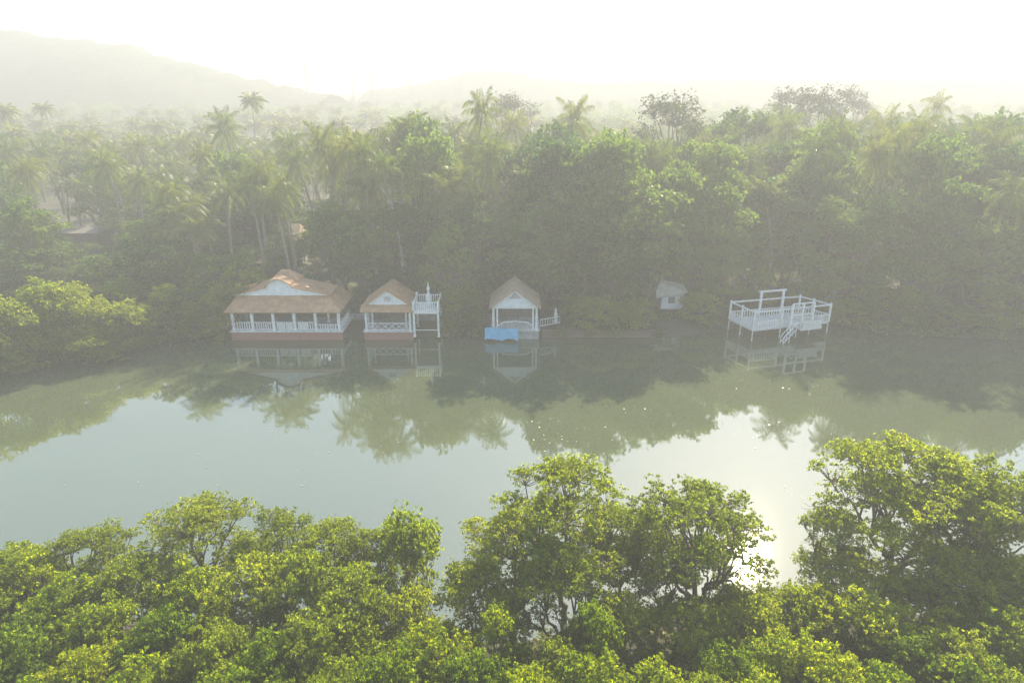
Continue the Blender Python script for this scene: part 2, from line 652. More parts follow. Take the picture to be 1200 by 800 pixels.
class Kind:
    def __init__(s, data, leafm, barkm, nm):
        (cv, cf), (tv, tf), H, R = data
        s.crown = np_mesh(nm + '_crown', cv, cf, leafm)
        s.trunk = np_mesh(nm + '_trunk', tv, tf, barkm, True)
        s.H, s.R = H, R


COUNT = {}
LAST = []


def root_last():
    return LAST[-1]


def place(kind, name, loc, h, rad, rz, label, cat, group):
    """one tree of its own: an Empty at its foot with a trunk and a crown"""
    root = empty(name, loc, label, cat, group)
    root.rotation_euler = (0, 0, rz)
    sz = h / kind.H
    sxy = (rad / kind.R) if rad else sz
    root.scale = (sxy, sxy, sz)
    a = bpy.data.objects.new('trunk', kind.trunk)
    c = bpy.data.objects.new('crown', kind.crown)
    for o in (a, c):
        COL.objects.link(o)
        o.parent = root
    LAST.append(root)
    COUNT[name] = COUNT.get(name, 0) + 1
    return root


K_spread = [Kind(crown_tree(100 + i, 11, 5.5, 0.34, nl=34, nc=17, nleaf=82, leaf=0.15, flat=0.4, lobe=0.25, squash=0.6, clump=0.46,
                            trunk_r=0.24, forks=5, fill=0.5), L_olive, M['bark'], 'spreading_mangrove') for i in range(4)]
K_bush = [Kind(crown_tree(200 + i, 6, 3.2, 0.16, nl=24, nc=14, nleaf=84, leaf=0.155, flat=0.45, lobe=0.32, squash=0.9, clump=0.42,
                          trunk_r=0.11, forks=5, fill=0.45, nup=0.6), L_green, M['bark'], 'leafy_mangrove') for i in range(4)]
K_obush = [Kind(crown_tree(240 + i, 6, 3.4, 0.2, nl=24, nc=15, nleaf=70, leaf=0.15, flat=0.5, lobe=0.3, squash=0.7, clump=0.44,
                           trunk_r=0.12, forks=5, fill=0.45), L_olive, M['bark'], 'olive_mangrove') for i in range(3)]
K_broad = [Kind(crown_tree(300 + i, 18, 6.5, [0.2, 0.3, 0.15, 0.35, 0.25][i], nl=22, nc=12, nleaf=36, leaf=0.46, flat=[0.5, 0.3, 0.6, 0.25, 0.45][i],
                           lobe=0.3, squash=[0.9, 0.6, 1.1, 0.55, 0.8][i], clump=1.0, trunk_r=0.35, forks=4, twig=False, fill=0.5),
                L_forest, M['bark'], 'broadleaf') for i in range(5)]
K_feather = [Kind(crown_tree(360 + i, 26, 7, 0.35, nl=24, nc=18, nleaf=16, leaf=0.36, flat=0.4, lobe=0.28, squash=1.0, clump=1.1,
                             trunk_r=0.4, forks=5, twig=True, fill=0.3), L_dry, M['bark'], 'feathery') for i in range(2)]
K_palm = [Kind(palm(400 + i, 13, 22 + (i * 5) % 9, [4.3, 4.9, 3.9, 4.6, 5.0, 4.1, 4.5, 4.8, 4.2, 4.7][i]), L_palm, M['palm_bark'], 'palm') for i in range(10)]

# ------------------------------------------------------------------ buildings and decks on the far bank
def rail_run(mb, a, b_, z0, hgt, step=0.28, cross=False, th=0.06):
    """balustrade between a and b (xy), from z0 up"""
    a, b_ = Vector((a[0], a[1], z0)), Vector((b_[0], b_[1], z0))
    d = b_ - a
    up = Vector((0, 0, 1))
    mb.bar(a + up * hgt, b_ + up * hgt, 0.11, 0.09)
    mb.bar(a + up * 0.08, b_ + up * 0.08, 0.09, 0.09)
    if cross:
        n = max(2, round(d.length / 0.85))
        for i in range(n):
            p, q = a + d * (i / n), a + d * ((i + 1) / n)
            mb.bar(p + up * 0.14, q + up * (hgt - 0.06), th, th)
            mb.bar(p + up * (hgt - 0.06) + Vector((0, 0.05, 0)), q + up * 0.14 + Vector((0, 0.05, 0)), th, th)
    else:
        n = max(2, round(d.length / step))
        for i in range(1, n):
            p = a + d * (i / n)
            mb.bar(p + up * 0.12, p + up * (hgt - 0.04), th * 1.6, th)


def post_obj(x, y, z0, z1, wdt, parent, name='post', mat=None):
    mb = MB()
    mb.box(x - wdt / 2, x + wdt / 2, y - wdt / 2, y + wdt / 2, z0, z1)
    mb.box(x - wdt / 2 - 0.05, x + wdt / 2 + 0.05, y - wdt / 2 - 0.05, y + wdt / 2 + 0.05, z0 - 0.02, z0 + 0.22)
    return mb.build(name, mat or M['white'], parent)


def Xat(px, Y, Z):
    return (px - 600) * (Y * CP + (CAM_H - Z) * SP) / F


# --- the tiled pavilion
YF, ZF, ZE = 80.6, 1.25, 3.85          # front line, floor, eave
x0, x1 = Xat(273.5, YF, ZF), Xat(399.5, YF, ZF)
cx = (x0 + x1) / 2
hs = empty('riverside_pavilion', (cx, YF, 0), 'wide pavilion with orange tiled roof, pale gable and white balustrades on a red brick base', 'pavilion')
YB = YF + 6.6
mb = MB()
mb.box(x0 - 0.25, x1 + 0.25, YF - 0.28, YB, -1.0, ZF - 0.2)
mb.build('base_wall', M['brick'], hs)
mb = MB()
mb.box(x0 - 0.35, x1 + 0.35, YF - 0.4, YB, ZF - 0.19, ZF)
mb.build('floor_slab', M['white_dirty'], hs)
pxs = [x0 + (x1 - x0) * t for t in (0.01, 0.19, 0.385, 0.58, 0.775, 0.99)]
for p in pxs:
    post_obj(p, YF, ZF, ZE, 0.34, hs)
for p in (pxs[0], pxs[4] + 0.35):
    post_obj(p + 0.4, YF + 3.2, ZF, ZE, 0.26, hs)
for i in range(5):
    mb = MB()
    rail_run(mb, (pxs[i] + 0.18, YF), (pxs[i + 1] - 0.18, YF), ZF, 1.0 if i < 4 else 0.72, 0.3, th=0.07)
    if i in (2, 3):
        w_ = pxs[i + 1] - pxs[i]
        for u, vv in (((0.12, 0.47), (0.55, 0.88)) if i == 2 else ((0.12, 0.6),)):
            mb.box(pxs[i] + w_ * u, pxs[i] + w_ * vv, YF + 0.06, YF + 0.1, ZF + 0.14, ZF + 0.93)
    mb.build('balustrade', M['white'], hs)
for xx in (x0, x1):
    mb = MB()
    rail_run(mb, (xx, YF + 0.2), (xx, YF + 5), ZF, 1.0, 0.3)
    mb.build('balustrade', M['white'], hs)
mb = MB()
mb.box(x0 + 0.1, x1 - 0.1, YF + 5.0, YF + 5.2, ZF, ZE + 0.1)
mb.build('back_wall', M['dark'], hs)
for t in (0.28, 0.52, 0.75):
    xx = x0 + (x1 - x0) * t
    mb = MB()
    mb.box(xx - 0.6, xx + 0.6, YF + 4.93, YF + 4.99, ZF + 0.05, ZF + 2.1)
    mb.build('door' if t == 0.52 else 'window_shutter', M['wood'], hs)
mb = MB()
mb.box(x0 - 0.1, x1 + 0.1, YF - 0.12, YF + 0.12, ZE, ZE + 0.22)
mb.build('beam', M['white_dirty'], hs)
# skirt roof
exl, exr = x0 - 0.55, x1 + 0.35
yT, zT = YF + 1.9, ZE + 1.5
mb = MB()
mb.slab([(exl, YF - 0.75, ZE - 0.05), (exr, YF - 0.75, ZE - 0.05), (exr - 2.1, yT, zT), (exl + 1.0, yT, zT)], 0.16)
mb.slab([(exl, YB, ZE - 0.05), (exl, YF - 0.75, ZE - 0.05), (exl + 1.0, yT, zT), (exl + 1.0, YB, zT)], 0.16)
mb.slab([(exr, YF - 0.75, ZE - 0.05), (exr, YB, ZE - 0.05), (exr - 2.1, YB, zT), (exr - 2.1, yT, zT)], 0.16)
mb.build('skirt_roof', M['tile'], hs)
# upper roof: shallow wings rising to a steeper middle gable, ridge running back
gl, gr = exl + 0.75, exr - 1.6
gm_ = gl + (gr - gl) * 0.46
yG = yT - 0.25
pr = [(gl, zT - 0.02), (gm_ - 1.62, zT + 0.95), (gm_ - 1.58, zT + 1.3), (gm_ - 0.85, zT + 1.78), (gm_, zT + 1.98), (gm_ + 0.85, zT + 1.78), (gm_ + 1.6, zT + 1.3), (gm_ + 1.64, zT + 1.0), (gr, zT - 0.02)]
mb = MB()
for (xa, za), (xb, zb) in (((gl, zT - 0.02), (gm_, zT + 1.5)), ((gm_, zT + 1.5), (gr, zT - 0.02))):
    mb.slab([(xa, yG + 0.2, za + 0.1), (xb, yG + 0.2, zb + 0.1), (xb, YB - 1, zb + 0.1), (xa, YB - 1, za + 0.1)], 0.14)
for i in range(len(pr) - 1):
    (xa, za), (xb, zb) = pr[i], pr[i + 1]
    yb_ = yG + (1.5 if 0 < i < len(pr) - 2 else 0.6)
    mb.slab([(xa, yG - 0.36, za + 0.13), (xb, yG - 0.36, zb + 0.13), (xb, yb_, zb + 0.13), (xa, yb_, za + 0.13)], 0.12)
roof = mb.build('upper_roof', M['tile'], hs)
mb = MB()
zq = zT + 1.75
cxr, cyr = gm_ + 0.1, yG + 3.0
B4 = [(cxr - 1.9, cyr - 1.4, zq - 0.5), (cxr + 1.9, cyr - 1.4, zq - 0.5), (cxr + 1.9, cyr + 1.6, zq - 0.5), (cxr - 1.9, cyr + 1.6, zq - 0.5)]
ap = [(cxr - 0.45, cyr, zq + 0.75), (cxr + 0.45, cyr, zq + 0.75)]
mb.add(B4 + ap, [(0, 1, 5, 4), (1, 2, 5), (2, 3, 4, 5), (3, 0, 4), (3, 2, 1, 0)])
mb.build('roof_monitor', M['tile'], roof)
mb = MB()
n = len(pr)
fr = [(x, yG, z - 0.08) for x, z in pr]
bk = [(x, yG + 0.15, z - 0.08) for x, z in pr]
mb.add(fr + bk, [tuple(range(n)), tuple(range(2 * n - 1, n - 1, -1))] + [((i + 1) % n, i, i + n, (i + 1) % n + n) for i in range(n)])
mb.build('gable', M['plaster'], hs)


def gable_hut(name, label, pl, pr_, Y, zf, ze, zt, roofm, wallm, deep=5.0, over=0.45, front_eave=True, rail='cross', ptop=None):
    xa, xb = Xat(pl, Y, ze), Xat(pr_, Y, ze)
    c = (xa + xb) / 2
    h = empty(name, (c, Y, 0), label, 'hut')
    mb = MB()
    mb.box(xa - 0.2, xb + 0.2, Y - 0.3, Y + deep, -0.8, zf - 0.12)
    mb.build('base_wall', M['brick'] if roofm is M['tile'] else M['grey_wall'], h)
    mb = MB()
    mb.box(xa - 0.3, xb + 0.3, Y - 0.4, Y + deep + 0.1, zf - 0.118, zf)
    mb.build('floor_slab', M['white_dirty'], h)
    for x_ in (xa + 0.12, xb - 0.12):
        post_obj(x_, Y, zf, ze, 0.26, h)
    for x_ in (xa + 0.75, xb - 0.75) if rail != 'arch' else (xa + 0.6, xb - 0.55):
        post_obj(x_, Y + (0.9 if rail != 'arch' else 0.1), zf, ze, 0.2, h)
    mb = MB()
    mb.box(xa, xb, Y - 0.12, Y + 0.12, ze, ze + 0.26)
    mb.build('beam', M['white'], h)
    mb = MB()
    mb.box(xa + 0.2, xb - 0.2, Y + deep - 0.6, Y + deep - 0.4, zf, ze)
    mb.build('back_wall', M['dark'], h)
    for s_ in (0.02, ):
        mb = MB()
        mb.box(xa - 0.02, xa + 0.1, Y + 1.6, Y + deep - 0.6, zf, ze)
        mb.build('side_wall', wallm, h)
    yg = Y + (0.5 if front_eave else -0.02)
    z0 = ze + 0.28 if not front_eave else ze + 0.5
    mb = MB()
    mb.add([(xa + 0.1, yg, z0), (xb - 0.1, yg, z0), (c, yg, zt - 0.15), (xa + 0.1, yg + 0.12, z0), (xb - 0.1, yg + 0.12, z0), (c, yg + 0.12, zt - 0.15)],
           [(0, 1, 2), (5, 4, 3), (0, 3, 4, 1), (1, 4, 5, 2), (2, 5, 3, 0)])
    gb = mb.build('gable', wallm, h)
    mb = MB()
    zs = ze + (0.35 if front_eave else 0.1)
    mb.slab([(xa - over, Y - 0.5 if not front_eave else Y + 0.15, zs), (c, Y - 0.5 if not front_eave else Y + 0.15, zt), (c, Y + deep + 0.4, zt), (xa - over, Y + deep + 0.4, zs)][::-1], -0.13)
    mb.slab([(xb + over, Y - 0.5 if not front_eave else Y + 0.15, zs), (c, Y - 0.5 if not front_eave else Y + 0.15, zt), (c, Y + deep + 0.4, zt), (xb + over, Y + deep + 0.4, zs)], -0.13)
    mb.build('roof', roofm, h)
    if front_eave:
        mb = MB()
        mb.slab([(xa - over, Y - 0.65, ze + 0.02), (xb + over, Y - 0.65, ze + 0.02), (xb + over, Y + 0.48, ze + 0.62), (xa - over, Y + 0.48, ze + 0.62)], 0.12)
        mb.build('eave_roof', roofm, h)
    mb = MB()
    if rail == 'cross':
        rail_run(mb, (xa + 0.2, Y), (xb - 0.2, Y), zf, 0.95, cross=True)
    else:
        pts = [(xa + 0.55, 0.35), (xa + 1.3, 0.95), (c, 1.08), (xb - 1.3, 0.95), (xb - 0.5, 0.45)]
        for (p, q) in zip(pts, pts[1:]):
            mb.bar((p[0], Y - 0.05, zf + p[1]), (q[0], Y - 0.05, zf + q[1]), 0.1, 0.12)
        k = int((xb - xa - 1.2) / 0.24)
        for i in range(k):
            x_ = xa + 0.7 + i * 0.24
            t_ = np.interp(x_, [p[0] for p in pts], [p[1] for p in pts])
            mb.bar((x_, Y - 0.05, zf + 0.02), (x_, Y - 0.05, zf + t_ - 0.04), 0.05, 0.05)
    mb.build('railing', M['white'], h)
    return h, gb, xa, xb, c, yg, z0


h2, gb2, xa, xb, c, yg, z0 = gable_hut('gable_hut', 'small open hut with orange tiled gable roof and white criss-cross railing', 427, 481, 80.7, 1.15, 3.75, 6.4, M['tile'], M['plaster'])
# round carved emblem on its gable
mb = MB()
for i in range(10):
    a = 2 * math.pi * i / 10
    mb.bar((c + 0.12 * math.cos(a), yg - 0.05, z0 + 0.85 + 0.12 * math.sin(a)), (c + 0.5 * math.cos(a), yg - 0.05, z0 + 0.85 + 0.42 * math.sin(a)), 0.07, 0.06)
mb.build('gable_ornament', M['grey_wall'], gb2)
h3, gb3, xa3, xb3, c3, yg3, z03 = gable_hut('gable_hut', 'open hut with steep mossy gable roof, pale gable and arched railing beside the blue tarpaulin', 577, 630, 81.0, 1.2, 3.95, 6.6, M['tile_old'], M['plaster'], front_eave=False, rail='arch', deep=5.5, over=0.42)
mb = MB()
mb.add([(c3 - 0.75, yg3 - 0.05, z03 + 1.0), (c3 + 0.75, yg3 - 0.05, z03 + 1.0), (c3, yg3 - 0.05, z03 + 1.8), (c3 - 0.75, yg3 - 0.004, z03 + 1.0), (c3 + 0.75, yg3 - 0.004, z03 + 1.0), (c3, yg3 - 0.004, z03 + 1.8)],
       [(0, 1, 2), (5, 4, 3), (0, 3, 4, 1), (1, 4, 5, 2), (2, 5, 3, 0)])
mb.build('gable_vent', M['grey_wall'], gb3)

# --- balcony tower beside the lattice hut
Yt = 80.4
xa, xb = Xat(485, Yt, 3), Xat(513.5, Yt, 3)
tw = empty('balcony_platform', ((xa + xb) / 2, Yt, 0), 'white raised balcony on four posts with a balustrade and a pale finial', 'balcony')
zb = 3.75
for x_, y_, top_ in ((xa, Yt, zb + 1.3), (xb, Yt, zb + 1.3), (xa, Yt + 3.4, zb + 1.5), (xb, Yt + 3.4, zb + 1.5)):
    post_obj(x_, y_, 0.4, top_, 0.24, tw)
mb = MB()
mb.box(xa - 0.12, xb + 0.12, Yt - 0.14, Yt + 3.5, zb - 0.28, zb)
mb.build('platform', M['white'], tw)
for p, q in (((xa + .14, Yt), (xb - .14, Yt)), ((xa + .14, Yt + 3.4), (xb - .14, Yt + 3.4)), ((xa, Yt + .14), (xa, Yt + 3.26)), ((xb, Yt + .14), (xb, Yt + 3.26))):
    mb = MB()
    rail_run(mb, p, q, zb, 1.15, 0.26, th=0.07)
    mb.build('balustrade', M['white'], tw)
mb = MB()
mb.bar((xa + 0.14, Yt + 0.02, 1.3), (xb - 0.14, Yt + 0.02, 1.3), 0.09)
mb.build('lower_rail', M['white'], tw)
mb = MB()
mb.lathe(((xa + xb) / 2 + 0.2, Yt + 1.7, zb + 0.01), [(0.36, 0), (0.36, 0.5), (0.27, 0.62), (0.33, 1.1), (0.3, 1.6), (0.13, 2.0), (0.1, 2.15), (0.22, 2.35), (0.2, 2.6), (0.06, 2.9), (0.03, 3.3)], 14)
tag(mb.build('stone_urn', M['white_dirty'], None, True), 'tall pale tiered urn standing on the raised balcony', 'urn')

# --- blue tarpaulin on the bank
bt = MB()
ta, tb = on_y(568, 384, 80.1), on_y(607, 384, 80.1)
nn = 16
top_, bot, = [], []
for i in range(nn + 1):
    t = i / nn
    x_ = ta.x + (tb.x - ta.x) * t
    yy = 79.9 + 0.16 * math.sin(t * 19) + 0.05 * math.sin(t * 47)
    top_.append((x_, yy + 0.2, ta.z - 0.05 + 0.08 * math.sin(t * 7)))
    bot.append((x_ + 0.1 * math.sin(t * 9), yy - 0.25, 0.12 + 0.28 * abs(math.sin(t * 5.5 + 0.6)) + 0.05 * math.sin(t * 31)))
V = top_ + [((a[0] + b2[0]) / 2 + .03, (a[1] + b2[1]) / 2 + 0.12 * math.sin(i * 1.9), (a[2] + b2[2]) / 2) for i, (a, b2) in enumerate(zip(top_, bot))] + bot
k = nn + 1
V2 = [(a, b2 + 0.05, c2) for a, b2, c2 in V]
fs = [(i, i + k, i + k + 1, i + 1) for r_ in (0, k) for i in range(r_, r_ + nn)]
bt.add(V + V2, fs + [tuple(3 * k + q for q in f[::-1]) for f in fs])
tag(bt.build('tarpaulin', M['tarp'], None, True), 'bright blue tarpaulin hanging over the bank wall below the arched-rail hut', 'tarpaulin')

# --- stepped railing running off the arched hut, and pale garden figure, bank wall
mb = MB()
P0 = on_y(633, 382, 81.2)
P1 = on_y(656, 378, 82.6)
for a, b2, hh in ((P0, P1, 0.0), (P0 + Vector((0, 0, 0.85)), P1 + Vector((0, 0, 0.85)), 0)):
    mb.bar(a, b2, 0.1, 0.09)
for i in range(9):
    p = P0.lerp(P1, i / 8)
    mb.bar(p, p + Vector((0, 0, 0.85)), 0.06, 0.06)
tag(mb.build('handrail', M['white_dirty']), 'short pale railing sloping up from the arched-rail hut', 'railing')
bw = MB()
xw0, xw1 = Xat(636, 81.4, 1), Xat(770, 81.4, 1)
bw.box(xw0, xw1, 81.3, 81.75, -1, 0.8)
bw.box(xw0 - 0.05, xw1 + 0.05, 81.24, 81.82, 0.803, 0.9)
tag(bw.build('bank_wall', M['old_brick']), 'low reddish retaining wall along the water between the arched-rail hut and the stilt deck', 'wall')
bw = MB()
xw0, xw1 = Xat(404, 81.6, 1), Xat(578, 81.6, 1)
bw.box(xw0, xw1, 86.2, 86.6, -1, 1.4)
tag(bw.build('garden_wall', M['grey_wall']), 'low grey garden wall behind the lattice hut and balcony', 'wall')
mb = MB()
pf = on_y(651, 377, 83.0)
mb.lathe((pf.x, pf.y, pf.z - 0.2), [(0.3, 0), (0.3, 0.4), (0.18, 0.5), (0.24, 0.9), (0.26, 1.3), (0.1, 1.5), (0.16, 1.7), (0.12, 1.95), (0.02, 2.1)], 12)
tag(mb.build('garden_urn', M['white_dirty'], None, True), 'faint pale garden ornament at the end of the sloping railing', 'ornament')

# --- pale shed behind trees
sp_ = on_y(788, 356, 88)
sh = empty('bank_shed', (sp_.x, 88, 0), 'small pale shed with grey sheet roof half hidden in trees near the stilt deck', 'shed')
xl, xr = Xat(776, 88, 4), Xat(802, 88, 4)
zw0, zw1 = 1.6, on_y(790, 342, 88).z
mb = MB()
mb.box(xl, xr, 88, 91.5, zw0, zw1)
mb.build('wall', M['plaster'], sh)
mb = MB()
zp = on_y(775, 326, 90).z
mb.slab([(xl - 0.9, 87.3, zw1 - 0.6), (xr + 0.3, 87.4, zw1 + 0.12), (xr + 0.3, 90, zw1 + 0.5), (xl - 0.6, 89.8, zp)], 0.12)
mb.slab([(xl - 0.6, 89.8, zp), (xr + 0.3, 90, zw1 + 0.5), (xr + 0.2, 92, zw1 - 0.1), (xl - 0.6, 92, zw1)], 0.12)
mb.build('roof', M['sheet'], sh)
mb = MB()
mb.box(xl + 0.9, xl + 1.8, 87.95, 87.99, zw1 - 1.6, zw1 - 0.7)
mb.build('window', M['dark'], sh)


def back_house(name, label, pl, pr_, pye, pyt, Y, roofm, wallm, deep=6):
    a, b2 = on_y(pl, pye, Y), on_y(pr_, pye, Y)
    t = on_y((pl + pr_) / 2, pyt, Y + deep / 2)
    h = empty(name, ((a.x + b2.x) / 2, Y, 0.9), label, 'house')
    mb = MB()
    mb.box(a.x + 0.5, b2.x - 0.5, Y, Y + deep, 0.3, a.z)
    mb.build('wall', wallm, h)
    mb = MB()
    q = (b2.x - a.x) * 0.18
    R1 = (a.x + q, Y + deep / 2, t.z)
    R2 = (b2.x - q, Y + deep / 2, t.z)
    e = a.z - 0.1
    mb.slab([(a.x, Y - 0.6, e), (b2.x, Y - 0.6, e), R2, R1], 0.15)
    mb.slab([(b2.x, Y + deep + 0.6, e), (a.x, Y + deep + 0.6, e), R1, R2], 0.15)
    mb.slab([(b2.x, Y - 0.6, e), (b2.x, Y + deep + 0.6, e), R2], 0.15)
    mb.slab([(a.x, Y + deep + 0.6, e), (a.x, Y - 0.6, e), R1], 0.15)
    mb.build('roof', roofm, h)
    for t_ in (0.3, 0.68):
        xx = a.x + (b2.x - a.x) * t_
        mb = MB()
        mb.box(xx - 0.5, xx + 0.5, Y - 0.05, Y - 0.005, a.z - 2.0, a.z - 0.8)
        mb.build('window', M['dark'], h)


back_house('tiled_house', 'reddish tiled house roof peeking through palms behind the leafy bank tree', 238, 272, 276, 260, 118, M['tile_old'], M['grey_wall'])
back_house('tiled_house', 'house with a red tiled roof glimpsed between palms above the orange-roofed pavilion', 325, 352, 282, 262, 112, M['tile_old'], M['grey_wall'])
back_house('low_house', 'low grey house in the shaded clearing beyond the pale green mangroves', 64, 116, 272, 264, 121, M['dark'], M['wood'])

# --- white stilt deck
zfl, ztp = 1.45, 3.75
A, B, Cc, D = on_z(885, 366, ztp), on_z(857, 354, ztp), on_z(938, 347.3, ztp), on_z(974, 357, ztp)
dk = empty('stilt_deck', (A.x, A.y, 0), 'white timber deck on stilts in the water with open frames and balustrades', 'deck')


def L2(p, q, t):
    return Vector((p.x + (q.x - p.x) * t, p.y + (q.y - p.y) * t, 0))


def upz(p, z):
    return Vector((p.x, p.y, z))


mb = MB()
mb.slab([upz(A, zfl), upz(D, zfl), upz(Cc, zfl), upz(B, zfl)], 0.2)
mb.build('platform', M['white_dirty'], dk)
runs = [(A, D, (0, 0.36, 0.75, 1)), (B, A, (0, 0.5)), (B, Cc, (0.42, 0.75, 1)), (Cc, D, (0.45,))]
for p, q, ts in runs:
    for t in ts:
        s_ = L2(p, q, t)
        mb = MB()
        mb.box(s_.x - 0.11, s_.x + 0.11, s_.y - 0.11, s_.y + 0.11, zfl, ztp + 0.25)
        mb.build('post', M['white'], dk)
        mb = MB()
        mb.lathe((s_.x, s_.y, -1.3), [(0.09, 0), (0.08, zfl + 1.1)], 8)
        mb.build('stilt', M['white_dirty'], dk)
for (p, q) in ((A, D), (B, A), (B, Cc), (Cc, D)):
    for t in (0.18, 0.38, 0.62, 0.85):
        s_ = L2(p, q, t)
        mb = MB()
        mb.lathe((s_.x, s_.y + 0.1, -1.3), [(0.045, 0), (0.045, zfl + 1.1)], 6)
        mb.build('stilt', M['wood'], dk)
for p, q in ((A, D), (B, A), (B, Cc), (Cc, D)):
    mb = MB()
    mb.bar(upz(p, ztp), upz(q, ztp), 0.17, 0.15)
    mb.build('top_beam', M['white'], dk)
    mb = MB()
    rail_run(mb, (p.x, p.y), (q.x, q.y), zfl, 1.0, 0.36, th=0.075)
    mb.build('balustrade', M['white'], dk)
# tall back portal and front gate frame
f1, f2 = L2(B, Cc, 0.42), L2(B, Cc, 0.74)
mb = MB()
for s_ in (f1, f2):
    mb.box(s_.x - 0.13, s_.x + 0.13, s_.y - 0.13, s_.y + 0.13, zfl, 4.75)
dd = (f2 - f1).normalized()
mb.bar(upz(f1 - dd * 0.35, 4.85), upz(f2 + dd * 0.35, 4.85), 0.22, 0.2)
mb.build('portal', M['white'], dk)
nrm = Vector(((D - A).y, -(D - A).x, 0)).normalized()
g0, g1 = L2(A, D, 0.42), L2(A, D, 0.70)
g0b, g1b = g0 + nrm * 0.9, g1 + nrm * 0.9
mb = MB()
for t in (0, 0.5, 1):
    s_ = L2(g0b, g1b, t)
    mb.box(s_.x - 0.12, s_.x + 0.12, s_.y - 0.12, s_.y + 0.12, zfl - 0.1, 4.6)
for z in (4.65, 3.2, 2.1):
    mb.bar(upz(g0b, z), upz(g1b, z), 0.16, 0.14)
mb.build('gate_frame', M['white'], dk)
e0, e1 = L2(A, D, 0.53), L2(A, D, 0.80)
mb = MB()
mb.slab([upz(e0 + nrm * 1.5, zfl - 0.02), upz(e1 + nrm * 1.5, zfl - 0.02), upz(e1 + nrm * 0.08, zfl - 0.02), upz(e0 + nrm * 0.08, zfl - 0.02)], 0.18)
rail_run(mb, (e0 + nrm * 1.5)[:2], (e1 + nrm * 1.5)[:2], zfl, 0.95, 0.25, th=0.1)
rail_run(mb, (e1 + nrm * 1.5)[:2], (e1 + nrm * 0.1)[:2], zfl, 0.95, 0.25, th=0.1)
mb.build('landing', M['white'], dk)
st = L2(A, D, 0.46) + nrm * 1.0
en = L2(A, D, 0.26) + nrm * 1.7
mb = MB()
for off in (0, 0.55):
    o_ = nrm * off
    mb.bar(upz(st + o_, zfl), upz(en + o_, 0.15), 0.06, 0.1)
    mb.bar(upz(st + o_, zfl + 0.95), upz(en + o_, 0.95), 0.08, 0.08)
    for t in (0.0, 0.5, 1.0):
        s_ = st.lerp(en, t) + o_
        zz = zfl + (0.15 - zfl) * t
        mb.bar(upz(s_, zz - 1.0), upz(s_, zz + 0.9), 0.07, 0.07)
for i in range(6):
    t = (i + 0.5) / 6
    s_ = st.lerp(en, t)
    zz = zfl + (0.15 - zfl) * t
    mb.bar(upz(s_, zz), upz(s_ + nrm * 0.55, zz), 0.16, 0.04)
mb.build('stairs', M['white'], dk)

# --- pale canvas cone behind the deck
pc = on_y(976, 350, 90)
mb = MB()
mb.lathe((pc.x, pc.y, 0.5), [(0.06, 0), (0.05, pc.z - 2.0)], 8, 1)
mb.lathe((pc.x, pc.y, pc.z - 1.6), [(1.0, 0), (0.7, 1.2), (0.33, 2.6), (0.05, 4.2)], 14, 0)
tag(mb.build('canvas_tent', [M['canvas'], M['steel']], None, True), 'faint pale pointed canvas canopy among trees behind the stilt deck', 'canopy')

# --- small boat drawn up by the leafy bank tree
pb = on_z(211, 382, 0.15)
bo = MB()
prof = []
for i in range(9):
    t = i / 8 * 2 - 1
    prof.append((t * 1.9, 0.42 * (1 - abs(t) ** 2.4), 0.34 + 0.16 * t * t))
V, fs = [], []
for (x_, hw, zt_) in prof:
    V += [(x_, -hw, zt_), (x_, -hw * 0.55, 0.02), (x_, hw * 0.55, 0.02), (x_, hw, zt_), (x_, hw * 0.85, zt_), (x_, hw * 0.45, 0.1), (x_, -hw * 0.45, 0.1), (x_, -hw * 0.85, zt_)]
for i in range(8):
    for j in range(8):
        q = (j + 1) % 8
        fs.append((i * 8 + j, i * 8 + q, (i + 1) * 8 + q, (i + 1) * 8 + j))
ca, sa = math.cos(-0.55), math.sin(-0.55)
bo.add([(pb.x + x_ * ca - y_ * sa, pb.y + x_ * sa + y_ * ca, z_ + 0.02) for x_, y_, z_ in V], fs)
for s_ in (-0.7, 0.7):
    bo.bar((pb.x + s_ * ca + 0.36 * sa, pb.y + s_ * sa - 0.36 * ca, 0.33), (pb.x + s_ * ca - 0.36 * sa, pb.y + s_ * sa + 0.36 * ca, 0.33), 0.2, 0.04)
tag(bo.build('rowing_boat', M['white_dirty']), 'little pale boat drawn in at the water edge between two mangrove clumps', 'boat')

